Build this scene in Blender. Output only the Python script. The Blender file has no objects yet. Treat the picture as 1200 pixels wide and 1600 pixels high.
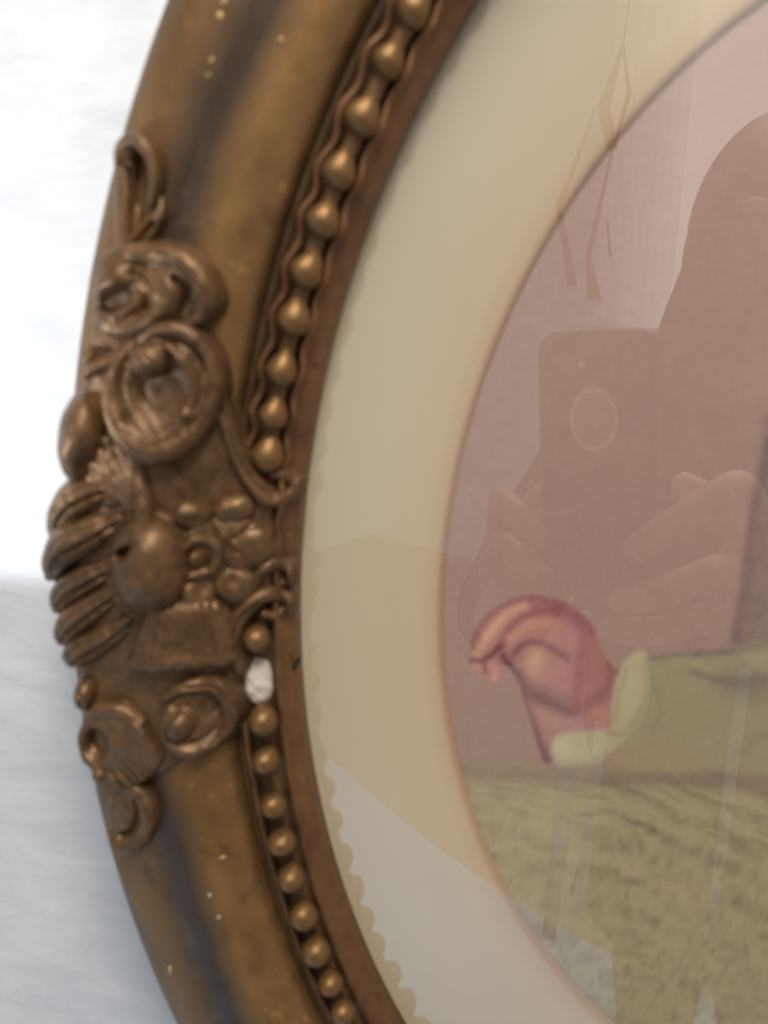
import bpy, bmesh, math, random
import numpy as np
from mathutils import Vector, Matrix

# ------------------------------------------------------------------ camera
# frame coordinates in millimetres: X right, Y up, H out of the wall towards the viewer
# (H = 0 is the sight edge of the oval frame); Blender = (X, -H, Y) / 1000
rng = np.random.default_rng(7)
random.seed(7)
PITCH, YAW, ROLL, FPX, DIST = -0.2324, 0.0923, 0.0759, 1387.74, 228.53
def rot(p, y, r):
    cp, sp, cy, sy, cr, sr = math.cos(p), math.sin(p), math.cos(y), math.sin(y), math.cos(r), math.sin(r)
    Rx = np.array([[1,0,0],[0,cp,-sp],[0,sp,cp]]); Ry = np.array([[cy,0,sy],[0,1,0],[-sy,0,cy]])
    Rz = np.array([[cr,-sr,0],[sr,cr,0],[0,0,1]])
    return Ry @ Rx @ Rz
CM = rot(PITCH, YAW, ROLL)
CC = np.array([0, 0, DIST])
def B(p):
    return Vector((p[0]/1000, -p[2]/1000, p[1]/1000))
def BA(P):
    P = np.asarray(P, float)
    return np.stack([P[...,0], -P[...,2], P[...,1]], -1)/1000
def at(px, py, h):
    """photograph pixel -> point on the plane at height h (mm)"""
    px = np.asarray(px, float); py = np.asarray(py, float)
    v = np.stack([(px-600)/FPX, (800-py)/FPX, -np.ones_like(px)], -1) @ CM.T
    t = (h-CC[2])/v[...,2]
    return CC + t[...,None]*v
def topx(P):
    q = (np.asarray(P, float)-CC) @ CM
    return np.stack([600+FPX*q[...,0]/-q[...,2], 800-FPX*q[...,1]/-q[...,2]], -1)
def camp(x, y, d):
    """point x right, y up, d behind the lens (mm), in the phone's own axes"""
    return CC + CM @ np.array([x, y, d], float)

scn = bpy.context.scene
col = scn.collection
cam = bpy.data.cameras.new('camera'); camo = bpy.data.objects.new('camera', cam); col.objects.link(camo)
m3 = Matrix(((1,0,0),(0,0,-1),(0,1,0))) @ Matrix(CM.tolist())
camo.matrix_world = Matrix.Translation(B(CC)) @ m3.to_4x4()
cam.sensor_fit = 'VERTICAL'; cam.sensor_height = 24; cam.lens = 24*FPX/1600
cam.clip_start = 0.001; cam.clip_end = 50
cam.dof.use_dof = True; cam.dof.focus_distance = 0.42; cam.dof.aperture_fstop = cam.lens/3.5
scn.camera = camo

# ------------------------------------------------------------------ light
w = bpy.data.worlds.new('World'); scn.world = w; w.use_nodes = True
bg = w.node_tree.nodes['Background']
bg.inputs[0].default_value = (0.93, 0.97, 1.0, 1); bg.inputs[1].default_value = 0.55
def area(name, loc, target, sx, sy, radiance, color):
    l = bpy.data.lights.new(name, 'AREA'); l.shape = 'RECTANGLE'; l.size = sx; l.size_y = sy
    l.energy = radiance*sx*sy*math.pi; l.color = color
    o = bpy.data.objects.new(name, l); col.objects.link(o)
    o.location = loc
    o.rotation_euler = (Vector(target)-Vector(loc)).to_track_quat('-Z', 'Y').to_euler()
    return o
for _q in range(11):
    _l = -0.22-0.047*_q
    area('window_light', ((_l+0.85)/2, -2.70-0.01*_q, 1.25), ((_l+0.85)/2, 0, 0.35), 0.85-_l, 1.9, 0.36 if _q == 0 else (0.13-0.006*_q if _q % 3 else 0.15), (1.0, 0.94, 0.86))
area('added_overhead_light', (0.08, -0.56, 0.80), (0.0, 0, 0.0), 0.36, 0.36, 31.0, (1.0, 0.92, 0.81))  # added lamp above the frame, lights mat and moulding more towards the top
# added cool lamp over the rug, brightens its reflection in the glass
area('added_rug_light', (-0.75, -0.85, -0.50), (-0.70, -0.75, -1.39), 0.9, 0.9, 3.4, (0.72, 0.88, 1.0))
# an up-lamp on the wall beside the frame throws a patch of light with a clear lower edge
sp = bpy.data.lights.new('wall_lamp', 'SPOT'); spo = bpy.data.objects.new('wall_lamp', sp); col.objects.link(spo)
sp.energy = 2.2; sp.color = (0.94, 0.97, 1.0); sp.spot_size = math.radians(42); sp.spot_blend = 0.16; sp.shadow_soft_size = 0.004
_p = at(40, 912, -36)
spo.location = B((_p[0]-150, _p[1], 110))
_d = B((_p[0], _p[1], -36))-spo.location; _h = Vector((_d.x, _d.y, 0)).normalized()
_ax = _h*math.cos(math.radians(20.5))+Vector((0, 0, 1))*math.sin(math.radians(20.5))
spo.rotation_euler = _ax.to_track_quat('-Z', 'Y').to_euler()
scn.view_settings.view_transform = 'Standard'; scn.view_settings.look = 'None'
scn.view_settings.exposure = 0.0; scn.view_settings.gamma = 1.0
scn.cycles.max_bounces = 8; scn.cycles.transparent_max_bounces = 12
scn.cycles.use_denoising = True

# ------------------------------------------------------------------ helpers
def lin(c):
    c = np.asarray(c, float)/255
    return np.where(c <= 0.04045, c/12.92, ((c+0.055)/1.055)**2.4)
def L4(r, g, b):
    return (*lin((r, g, b)), 1)
def link(o, parent=None):
    col.objects.link(o)
    if parent is not None: o.parent = parent
    return o
def mesh_obj(name, V, F, mat, parent=None, smooth=True):
    me = bpy.data.meshes.new(name)
    me.from_pydata([tuple(v) for v in V], [], [tuple(f) for f in F])
    me.update()
    if smooth: me.polygons.foreach_set('use_smooth', [True]*len(me.polygons))
    if mat is not None: me.materials.append(mat)
    return link(bpy.data.objects.new(name, me), parent)
def tag(o, label=None, cat=None, group=None, kind=None):
    if label: o['label'] = label
    if cat: o['category'] = cat
    if group: o['group'] = group
    if kind: o['kind'] = kind
    return o
def empty(name, loc):
    o = bpy.data.objects.new(name, None); o.location = loc; o.empty_display_size = 0.02
    col.objects.link(o); return o

class NT:
    def __init__(s, name):
        s.m = bpy.data.materials.new(name); s.m.use_nodes = True
        s.t = s.m.node_tree; s.p = s.t.nodes['Principled BSDF']; s.out = s.t.nodes['Material Output']
        s.tc = s.t.nodes.new('ShaderNodeTexCoord')
    def n(s, typ, **kw):
        nd = s.t.nodes.new(typ)
        for k, v in kw.items():
            if hasattr(nd, k): setattr(nd, k, v)
        return nd
    def l(s, a, b): s.t.links.new(a, b)
    def noise(s, scale, detail=4, rough=0.55, vec=None):
        nd = s.n('ShaderNodeTexNoise'); nd.inputs['Scale'].default_value = scale
        nd.inputs['Detail'].default_value = detail; nd.inputs['Roughness'].default_value = rough
        s.l(vec if vec is not None else s.tc.outputs['Object'], nd.inputs['Vector']); return nd.outputs['Fac']
    def ramp(s, fac, stops):
        nd = s.n('ShaderNodeValToRGB'); e = nd.color_ramp.elements
        while len(e) < len(stops): e.new(0.5)
        for el, (p, c) in zip(e, stops):
            el.position = p; el.color = c if len(c) == 4 else (*c, 1)
        s.l(fac, nd.inputs[0]); return nd.outputs[0]
    def mix(s, fac, a, b, blend='MIX'):
        nd = s.n('ShaderNodeMix'); nd.data_type = 'RGBA'; nd.blend_type = blend
        for v, k in ((fac, 0), (a, 6), (b, 7)):
            if hasattr(v, 'is_linked') or hasattr(v, 'links'): s.l(v, nd.inputs[k])
            else: nd.inputs[k].default_value = v
        return nd.outputs[2]
    def bump(s, hgt, strength, dist):
        nd = s.n('ShaderNodeBump'); nd.inputs['Strength'].default_value = strength
        nd.inputs['Distance'].default_value = dist; s.l(hgt, nd.inputs['Height'])
        s.l(nd.outputs[0], s.p.inputs['Normal']); return nd
    def set(s, **kw):
        for k, v in kw.items(): s.p.inputs[k.replace('_', ' ')].default_value = v
        return s

def gilt(name, dark, mid, light, metallic=0.55, rough=0.42, scale=45, bump=0.25):
    k = NT(name)
    f1 = k.noise(scale, 6, 0.62); f2 = k.noise(scale*6, 4, 0.6); f3 = k.noise(scale*26, 3, 0.6)
    c = k.ramp(f1, [(0.30, dark), (0.50, mid), (0.72, light)])
    c = k.mix(0.35, c, k.ramp(f2, [(0.35, dark), (0.65, light)]))
    wear = k.noise(scale*9, 8, 0.72)
    c = k.mix(k.ramp(wear, [(0.60, (0, 0, 0)), (0.70, (0.6, 0.6, 0.6))]), c, tuple(min(1, v*1.9) for v in light)+(1,))
    c = k.mix(k.ramp(k.noise(scale*5, 8, 0.7), [(0.33, (0.7, 0.7, 0.7)), (0.42, (0, 0, 0))]), c, tuple(v*0.55 for v in dark)+(1,))
    k.l(c, k.p.inputs['Base Color'])
    r = k.n('ShaderNodeMapRange'); k.l(f2, r.inputs[0]); r.inputs[1].default_value = 0.3; r.inputs[2].default_value = 0.7
    r.inputs[3].default_value = rough-0.09; r.inputs[4].default_value = rough+0.14
    k.l(r.outputs[0], k.p.inputs['Roughness'])
    k.set(Metallic=metallic)
    ad = k.n('ShaderNodeMath', operation='ADD'); k.l(f2, ad.inputs[0]); k.l(f3, ad.inputs[1])
    k.bump(ad.outputs[0], bump, 0.0005)
    return k.m
M_MOULD = gilt('gilt_moulding', (0.163, 0.086, 0.028), (0.222, 0.117, 0.038), (0.290, 0.154, 0.049), 0.55, 0.50, 16, 0.12)
def crown_band(m):
    """dark colour band that runs round the crown of the moulding, with ragged edges"""
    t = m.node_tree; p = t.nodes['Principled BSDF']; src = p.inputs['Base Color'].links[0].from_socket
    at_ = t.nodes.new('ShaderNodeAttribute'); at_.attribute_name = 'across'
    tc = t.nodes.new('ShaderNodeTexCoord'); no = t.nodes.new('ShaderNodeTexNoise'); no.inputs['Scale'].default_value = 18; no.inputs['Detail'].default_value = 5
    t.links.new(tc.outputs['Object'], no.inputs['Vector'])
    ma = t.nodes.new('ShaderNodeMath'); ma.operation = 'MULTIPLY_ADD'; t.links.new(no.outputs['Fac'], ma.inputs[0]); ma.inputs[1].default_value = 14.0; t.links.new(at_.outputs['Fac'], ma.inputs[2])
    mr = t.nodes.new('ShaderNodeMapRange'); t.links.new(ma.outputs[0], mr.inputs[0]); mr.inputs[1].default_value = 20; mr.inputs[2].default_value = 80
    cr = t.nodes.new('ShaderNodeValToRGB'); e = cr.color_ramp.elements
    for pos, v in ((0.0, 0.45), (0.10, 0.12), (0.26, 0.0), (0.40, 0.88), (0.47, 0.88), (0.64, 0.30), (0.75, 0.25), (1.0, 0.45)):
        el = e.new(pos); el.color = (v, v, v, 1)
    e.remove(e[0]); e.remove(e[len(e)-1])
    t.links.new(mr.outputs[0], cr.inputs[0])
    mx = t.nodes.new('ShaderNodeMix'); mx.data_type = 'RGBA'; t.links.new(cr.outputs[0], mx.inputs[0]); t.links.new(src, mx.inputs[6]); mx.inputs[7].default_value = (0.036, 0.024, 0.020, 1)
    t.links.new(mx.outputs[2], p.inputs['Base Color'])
crown_band(M_MOULD)
M_ORN = gilt('gilt_ornament', (0.059, 0.030, 0.014), (0.121, 0.064, 0.026), (0.191, 0.101, 0.041), 0.5, 0.40, 60, 0.25)
M_BEAD = gilt('gilt_bead', (0.077, 0.039, 0.016), (0.201, 0.105, 0.035), (0.298, 0.162, 0.060), 0.6, 0.36, 70, 0.15)
M_LIP = gilt('bronzed_lip', (0.077, 0.032, 0.013), (0.146, 0.067, 0.025), (0.198, 0.100, 0.037), 0.45, 0.42, 30, 0.15)
M_GROOVE = gilt('dark_groove', (0.038, 0.021, 0.010), (0.082, 0.045, 0.018), (0.125, 0.072, 0.027), 0.4, 0.5, 40, 0.15)

def plain(name, rgb, rough=0.6, metallic=0.0, nscale=40, var=0.12, bump=0.0):
    k = NT(name); f = k.noise(nscale, 5, 0.6)
    a = tuple(max(0, c*(1-var)) for c in rgb); b = tuple(c*(1+var) for c in rgb)
    k.l(k.ramp(f, [(0.3, a), (0.7, b)]), k.p.inputs['Base Color'])
    k.set(Roughness=rough, Metallic=metallic)
    if bump: k.bump(k.noise(nscale*5, 4), bump, 0.001)
    return k.m

# ------------------------------------------------------------------ oval geometry
XC, YC, A0, B0 = 133.53, -69.70, 178.06, 235.87
def ring(s, h, t):
    """point offset s mm outwards from the sight edge along the oval's normal"""
    t = np.asarray(t, float)
    nx, ny = np.cos(t)/A0, np.sin(t)/B0
    L = np.hypot(nx, ny)
    return np.stack([XC+A0*np.cos(t)+s*nx/L, YC+B0*np.sin(t)+s*ny/L, np.broadcast_to(h, t.shape)+0.0*t], -1)
def elli(a, b, h, t):
    t = np.asarray(t, float)
    return np.stack([XC+a*np.cos(t), YC+b*np.sin(t), np.full(t.shape, float(h))], -1)
def catmull(P, n):
    P = np.asarray(P, float); Q = np.vstack([2*P[0]-P[1], P, 2*P[-1]-P[-2]]); out = []
    for i in range(1, len(Q)-2):
        for u in np.linspace(0, 1, n, endpoint=False):
            p0, p1, p2, p3 = Q[i-1], Q[i], Q[i+1], Q[i+2]
            out.append(0.5*((2*p1)+(p2-p0)*u+(2*p0-5*p1+4*p2-p3)*u*u+(3*p1-p0-3*p2+p3)*u**3))
    out.append(P[-1]); return np.array(out)
NT_ = 480
TT = np.linspace(0, 2*np.pi, NT_, endpoint=False)
def sweep(name, prof, mat, parent, hmod=None):
    prof = np.asarray(prof, float); k = len(prof); V = []
    for (s, h) in prof:
        V.append(BA(ring(s, h, TT)))
    V = np.concatenate(V); F = []
    for j in range(k-1):
        for i in range(NT_):
            i2 = (i+1) % NT_
            F.append((j*NT_+i, j*NT_+i2, (j+1)*NT_+i2, (j+1)*NT_+i))
    return mesh_obj(name, V, F, mat, parent)
def sweep_tube(name, sfun, hfun, rad, mat, parent, n=10, seg=1400):
    t = np.linspace(0, 2*np.pi, seg, endpoint=False); V = []
    for a in np.linspace(0, 2*np.pi, n, endpoint=False):
        V.append(BA(ring(sfun(t)+rad*math.cos(a), hfun(t)+rad*math.sin(a), t)))
    V = np.concatenate(V); F = []
    for j in range(n):
        j2 = (j+1) % n
        for i in range(seg):
            i2 = (i+1) % seg
            F.append((j*seg+i, j*seg+i2, j2*seg+i2, j2*seg+i))
    return mesh_obj(name, V, F, mat, parent)

WALL_H = -36
# ------------------------------------------------------------------ wall
k = NT('plaster_wall')
f1 = k.noise(9, 6, 0.6)
mp = k.n('ShaderNodeMapping'); mp.inputs['Scale'].default_value = (1, 1, 2.6); k.l(k.tc.outputs['Object'], mp.inputs[0])
f2 = k.noise(26, 7, 0.60, mp.outputs[0]); f2.node.inputs['Distortion'].default_value = 0.5; f3 = k.noise(160, 5, 0.65)
c = k.ramp(f2, [(0.32, (0.50, 0.52, 0.55)), (0.50, (0.575, 0.595, 0.625)), (0.68, (0.645, 0.66, 0.68))])
c = k.mix(k.ramp(f1, [(0.4, (0, 0, 0)), (0.65, (0.5, 0.5, 0.5))]), c, (0.56, 0.585, 0.63, 1))
k.l(c, k.p.inputs['Base Color']); k.set(Roughness=0.85)
ad = k.n('ShaderNodeMath', operation='MULTIPLY_ADD'); k.l(f3, ad.inputs[0]); ad.inputs[1].default_value = 0.35; k.l(f2, ad.inputs[2])
k.bump(ad.outputs[0], 0.17, 0.004)
V = [B((-1500, -1390, WALL_H)), B((1500, -1390, WALL_H)), B((1500, 1200, WALL_H)), B((-1500, 1200, WALL_H))]
tag(mesh_obj('wall', V, [(0, 1, 2, 3)], k.m, None, False), kind='structure')
FLOOR_Y = -1390
km = plain('floor_wood', (0.62, 0.50, 0.39), 0.5, 0, 3, 0.15)
V = [B((-3000, FLOOR_Y, WALL_H)), B((3000, FLOOR_Y, WALL_H)), B((3000, FLOOR_Y, 4500)), B((-3000, FLOOR_Y, 4500))]
tag(mesh_obj('floor', V, [(0, 3, 2, 1)], km, None, False), kind='structure')

# ------------------------------------------------------------------ picture frame
frame = empty('picture_frame', B((XC, YC-B0-67, WALL_H)))
tag(frame, 'worn gilt oval picture frame with a beaded rim and scrolled cartouche on the wall', 'picture frame')
FRAME_INV = Matrix.Translation(-frame.location)
PARTS = []
def part(o):
    """children keep world coordinates"""
    o.matrix_parent_inverse = FRAME_INV; return o

ctrl = [(17.2, 3.0), (18.4, 7.4), (21.5, 10.2), (27, 12.4), (33, 13.2), (38.5, 12.7), (43, 11.6), (48, 11.1), (53, 10.2), (58, 7.6), (62.5, 3.0), (65.6, -3.5), (67.0, -11.6), (66.4, -18), (63, -26), (62, WALL_H)]
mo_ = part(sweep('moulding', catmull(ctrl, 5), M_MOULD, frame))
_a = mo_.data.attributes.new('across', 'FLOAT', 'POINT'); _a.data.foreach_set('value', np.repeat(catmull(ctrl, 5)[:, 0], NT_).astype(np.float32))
part(sweep('bead_channel', catmull([(4.2, 4.2), (5.2, 2.6), (9, 2.0), (14, 2.6), (16.2, 4.6), (17.3, 3.4), (17.6, 1.5)], 4), M_GROOVE, frame))
part(sweep('inner_lip', catmull([(-0.4, -15), (-0.5, -3), (-0.2, -0.6), (0.6, 0.2), (2.2, 1.6), (3.6, 3.4), (4.3, 4.2), (4.8, 2.6)], 4), M_LIP, frame))

# beads: measured spots where the photograph shows them, even spacing elsewhere
b1 = [(655,20),(607,95),(567,185),(533,270),(503,345),(478,425),(458,500),(440,580),(428,650),(416,712)]
b2 = [(404,1000),(411,1130),(418,1190),(428,1262),(438,1320),(452,1378),(472,1435),(493,1490),(517,1540),(543,1585)]
SB, HB = 8.6, 8.4
td = np.linspace(0, 2*np.pi, 20001); Pd = ring(SB, HB, td)
Ld = np.r_[0, np.cumsum(np.linalg.norm(np.diff(Pd, axis=0), axis=1))]
pxd = topx(Pd[4000:16000]); tdd = td[4000:16000]
def t_of(p):
    return tdd[((pxd-np.array(p))**2).sum(1).argmin()]
t1 = [t_of(p) for p in b1]; t2 = [t_of(p) for p in b2]
def regular(tstart, tend, n):
    l0, l1 = np.interp([tstart, tend], td, Ld)
    return list(np.interp(np.linspace(l0, l1, n+1)[1:], Ld, td))
tot = Ld[-1]
lA = np.interp(t1[0], td, Ld); lB = np.interp(t2[-1], td, Ld); gap = tot-(lB-lA); nb = int(round(gap/11.9))
rest = [np.interp((lB+gap*i/nb) % tot, Ld, td) for i in range(1, nb)]
def bead_mesh(tear):
    bm = bmesh.new(); bmesh.ops.create_uvsphere(bm, u_segments=26, v_segments=18, radius=1)
    for v in bm.verts:                      # local: x along the rim (towards the top of the oval), y across, z out
        x, y, z = v.co.z, v.co.y, v.co.x
        if tear and x > 0:
            f = 1-0.50*x**1.2; x = x*1.50; y *= f; z *= f
        n_ = 1+0.025*math.sin(3*x+2*y)+0.02*math.sin(3*z-2*x+1)
        v.co = (x*n_, y*n_, z*n_)
    me = bpy.data.meshes.new('bead'); bm.to_mesh(me); bm.free()
    me.polygons.foreach_set('use_smooth', [True]*len(me.polygons)); me.materials.append(M_BEAD); return me
ME_ROUND, ME_TEAR = bead_mesh(False), bead_mesh(True)
def put_bead(t, tear, scale=1.0):
    p = ring(SB, HB-1.6, np.array([t]))[0]
    q = ring(SB, HB-1.6, np.array([t-1e-3]))[0]
    tx = Vector(BA(q)-BA(p)).normalized(); z = Vector((0, -1, 0)); y = z.cross(tx)
    o = link(bpy.data.objects.new('bead', ME_TEAR if tear else ME_ROUND), frame)
    s = 0.0042*scale*random.uniform(0.95, 1.05)
    R = Matrix((tx, y, z)).transposed().to_4x4()
    sc = (s*1.02, s*0.98, s*1.15) if tear else (s*0.98, s*0.95, s*1.15)
    o.matrix_parent_inverse = FRAME_INV
    sc = tuple(v*random.uniform(0.93, 1.06) for v in sc)
    from mathutils import Euler
    J = Euler([random.uniform(-.16, .16) for _ in range(3)]).to_matrix().to_4x4()
    o.matrix_basis = Matrix.Translation(B(p)+Vector([random.uniform(-.0003, .0003) for _ in range(3)])) @ R @ J @ Matrix.Diagonal((*sc, 1))
for t in t1: put_bead(t, True)
for t in t2: put_bead(t, False, 0.98)
for t in rest: put_bead(t, t < math.pi, 1.0)
part(sweep_tube('bead_string', lambda t: SB+0*t, lambda t: HB-3.0-5.0*(1-((t > 0.6) & (t < t1[-1]+0.02))), 2.3, M_LIP, frame, 10, 480))
# wavy husk rims either side of the upper beads, plain lower down
lt = lambda t: np.interp(t % (2*np.pi), td, Ld)
ph0 = np.interp(t1[4], td, Ld)
up = lambda t: 1/(1+np.exp((np.abs(((t-1.9+np.pi) % (2*np.pi))-np.pi)-1.25)*14))
ts = np.array(t1[::-1]) if t1[0] > t1[-1] else np.array(t1)
def phase(t):
    # bead index measured along the rim, so the waves hug the beads
    l = lt(t); l1 = np.array([np.interp(q, td, Ld) for q in t1]); k_ = np.arange(len(t1))
    pit = (l1[-1]-l1[0])/(len(t1)-1)
    inside = np.interp(l, l1, k_); lo = (l-l1[0])/pit; hi = len(t1)-1+(l-l1[-1])/pit
    return np.where(l < l1[0], lo, np.where(l > l1[-1], hi, inside))
wv = lambda t: np.cos(2*np.pi*phase(t))
part(sweep_tube('husk_rim', lambda t: SB+4.9+0.75*wv(t)*up(t)+0.9*(1-up(t)), lambda t: 5.6+0.5*wv(t)*up(t)-1.2*(1-up(t)), 0.95, M_LIP, frame))
part(sweep_tube('husk_rim', lambda t: SB-4.4-0.6*wv(t)*up(t)-0.6*(1-up(t)), lambda t: 5.0+0.3*wv(t)*up(t)-1.6*(1-up(t)), 0.85, M_LIP, frame))

# ------------------------------------------------------------------ relief sculpting
def seg_dist(X, Y, P, R):
    """distance to polyline P and the radius interpolated along it"""
    best = np.full(X.shape, 1e9); rad = np.zeros(X.shape); par = np.zeros(X.shape)
    best_n = np.full(X.shape, 1e9)
    n = len(P)-1
    for i in range(n):
        a, b = P[i], P[i+1]; d = b-a; L2 = d@d+1e-9
        u = np.clip(((X-a[0])*d[0]+(Y-a[1])*d[1])/L2, 0, 1)
        dd = np.hypot(X-a[0]-u*d[0], Y-a[1]-u*d[1]); r = R[i]+(R[i+1]-R[i])*u
        q = dd/np.maximum(r, 1e-3); m = q < best_n
        best_n = np.where(m, q, best_n); best = np.where(m, dd, best); rad = np.where(m, r, rad); par = np.where(m, (i+u)/n, par)
    return best, rad, par
def dome(d, r, k=1.0):
    q = np.clip(d/np.maximum(r, 1e-3), 0, 1)
    return np.where(d < r, k*r*np.sqrt(1-q*q), -(d-r)*3.2)
def smax(a, b, k):
    h = np.clip(0.5+0.5*(a-b)/k, 0, 1); return b+(a-b)*h+k*h*(1-h)
def poly_sd(X, Y, P):
    P = np.asarray(P, float); d = np.full(X.shape, 1e9); ins = np.zeros(X.shape, bool)
    for i in range(len(P)):
        a, b = P[i], P[(i+1) % len(P)]; e = b-a
        u = np.clip(((X-a[0])*e[0]+(Y-a[1])*e[1])/(e@e+1e-9), 0, 1)
        d = np.minimum(d, np.hypot(X-a[0]-u*e[0], Y-a[1]-u*e[1]))
        c = (a[1] > Y) != (b[1] > Y)
        xi = a[0]+(Y-a[1])*e[0]/(e[1] if abs(e[1]) > 1e-9 else 1e-9)
        ins ^= c & (X < xi)
    return np.where(ins, -d, d)
_pr = catmull([(0, -2), (3, 1.5), (8, 4.0), (14, 6.0)]+[(18.4, 7.6), (21.5, 10.2), (27, 12.4), (33, 13.2), (38.5, 12.7), (43, 11.6), (48, 11.1), (53, 10.2), (58, 7.6), (63, 4.0), (68, 1.5), (76, 0), (100, -1)], 6)
def surface(P):
    """height of the moulding under points P (held up a little beyond its outer edge)"""
    t = np.linspace(1.5, 4.8, 900); R0 = ring(0, 0, t)[:, :2]
    sh = P.shape[:-1]; Q = P.reshape(-1, P.shape[-1])[:, :2]; out = np.empty(len(Q))
    for i in range(0, len(Q), 4000):
        d = np.sqrt(((Q[i:i+4000, None]-R0[None])**2).sum(-1)).min(1)
        out[i:i+4000] = np.interp(d, _pr[:, 0], _pr[:, 1])
    return out.reshape(sh)
class Relief:
    """one carved piece: a height field in pixel units over its own base height (mm)"""
    def __init__(s, x0, y0, x1, y1, z, step=1.7):
        s.z = z; s.step = step
        s.X, s.Y = np.meshgrid(np.arange(x0, x1, step), np.arange(y0, y1, step)); s.H = np.full(s.X.shape, -200.0)
        s.P0 = None
    def up(s, h, k=0): s.H = np.maximum(s.H, h) if k == 0 else smax(s.H, h, k); return s
    def tube(s, pts, k=1.0, z=0, blend=0, groove=0, n=8):
        P = catmull([(p[0], p[1], p[2]) for p in pts], n)
        d, r, u = seg_dist(s.X, s.Y, P[:, :2], P[:, 2]); h = dome(d, r, k)+z
        if groove: h = h-groove*r*np.exp(-(d/(0.38*r+1e-3))**2)
        return s.up(h, blend)
    def blob(s, cx, cy, rx, ry, hgt, ang=0, z=0, blend=0, p=2.0):
        a = math.radians(ang); u = ((s.X-cx)*math.cos(a)+(s.Y-cy)*math.sin(a))/rx; v = (-(s.X-cx)*math.sin(a)+(s.Y-cy)*math.cos(a))/ry
        q = (np.abs(u)**p+np.abs(v)**p)**(1/p)
        h = np.where(q < 1, hgt*np.sqrt(np.clip(1-q**2, 0, 1)), -(q-1)*min(rx, ry)*3.2)+z
        return s.up(h, blend)
    def dent(s, cx, cy, rx, ry, depth, ang=0, sharp=2.0):
        a = math.radians(ang); u = ((s.X-cx)*math.cos(a)+(s.Y-cy)*math.sin(a))/rx; v = (-(s.X-cx)*math.sin(a)+(s.Y-cy)*math.cos(a))/ry
        s.H = s.H-depth*np.exp(-(u*u+v*v)**(sharp/2)*1.2); return s
    def cut(s, pts, depth, n=8):
        P = catmull([(p[0], p[1], p[2]) for p in pts], n); d, r, u = seg_dist(s.X, s.Y, P[:, :2], P[:, 2])
        s.H = s.H-depth*np.exp(-(d/np.maximum(r, .5))**2*1.4); return s
    def wobble(s, amp, wl):
        X, Y = s.X/wl, s.Y/wl
        s.H = s.H+amp*(np.sin(X*1.3+np.sin(Y*0.9)*1.7)+np.sin(Y*1.7+np.sin(X*1.1+2)*1.5)+0.6*np.sin(X*3.1-Y*2.3))/2.6
        return s
    def build(s, name, parent, mat=None, floor=-60, lift=None):
        # light smoothing of the height field
        H = np.maximum(s.H, floor)
        for _ in range(2):
            Hp = np.pad(H, 1, 'edge')
            H = (Hp[1:-1, 1:-1]*4+Hp[:-2, 1:-1]+Hp[2:, 1:-1]+Hp[1:-1, :-2]+Hp[1:-1, 2:])/8
        ny, nx = H.shape; MM = 0.205
        zo = s.z-ZREF if lift is None else lift
        base = at(s.X, s.Y, 11.0+zo)
        z = surface(base)+zo+H*MM
        base = at(s.X, s.Y, np.clip(np.where(s.H > 0, z, z-0*z), 2, 22).mean())
        P = np.stack([base[..., 0], base[..., 1], z], -1)
        ok = s.H > floor+2
        lim = ok[:-1, :-1] | ok[1:, :-1] | ok[:-1, 1:] | ok[1:, 1:]
        idx = np.full(H.shape, -1); use = np.zeros(H.shape, bool)
        jj, ii = np.nonzero(lim)
        for dj, di in ((0, 0), (0, 1), (1, 0), (1, 1)): use[jj+dj, ii+di] = True
        idx[use] = np.arange(use.sum())
        V = BA(P[use])
        F = np.stack([idx[jj, ii], idx[jj+1, ii], idx[jj+1, ii+1], idx[jj, ii+1]], 1)
        o = mesh_obj(name, V, F.tolist(), mat or M_ORN, parent)
        o.matrix_parent_inverse = FRAME_INV
        return o

ZREF = 5.0
cart = empty('cartouche', (0, 0, 0)); cart.parent = frame; cart.matrix_parent_inverse = FRAME_INV
cart['label'] = 'carved scroll, shell and flower cartouche at the side of the frame'
def crt(r, name, **kw):
    kw.setdefault('lift', r.z-5.0)
    o = r.build(name, cart, **kw); o.matrix_parent_inverse = Matrix.Identity(4); return o

# ground of the cartouche
G = [(150,450),(200,405),(260,405),(322,430),(338,500),(350,560),(368,650),(390,730),(415,760),(428,800),(430,870),(424,920),(396,960),(382,1000),(374,1050),(364,1130),(320,1160),(262,1195),(205,1210),(160,1195),(134,1110),(124,1030),(104,985),(86,880),(98,780),(112,650),(140,580)]
r = Relief(50, 380, 480, 1240, 4.5, 2.4)
sd = poly_sd(r.X, r.Y, catmull(np.array(G+[G[0]], float), 4)[:-1])
r.H = np.where(sd < 0, 13*np.sqrt(1-np.clip(1+sd/20, 0, 1)**2), -sd*3.0)
r.wobble(1.2, 17)
crt(r, 'backing')
# leaf tip running up the outer edge, its end curling over
r = Relief(170, 195, 300, 440, 6.0)
r.tube([(216,430,20),(212,380,20),(208,330,20),(204,285,18),(206,250,17)], 0.8, blend=4)
r.tube([(192,262,8),(196,238,12),(214,226,15),(236,230,15),(252,252,13),(257,285,11),(252,318,7)], 1.35, z=4, blend=5)
r.cut([(212,268,4),(222,300,6),(222,350,6),(224,400,5)], 11); r.cut([(198,262,3),(214,252,4),(232,262,4),(240,290,4)], 7)
crt(r, 'leaf')
r = Relief(195, 300, 295, 440, 6.0)
r.tube([(266,314,4),(264,338,10),(250,358,14),(232,380,16),(214,408,18)], 1.1, blend=3)
r.cut([(256,352,5),(240,374,7),(224,392,7)], 14)
crt(r, 'leaf')
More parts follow.
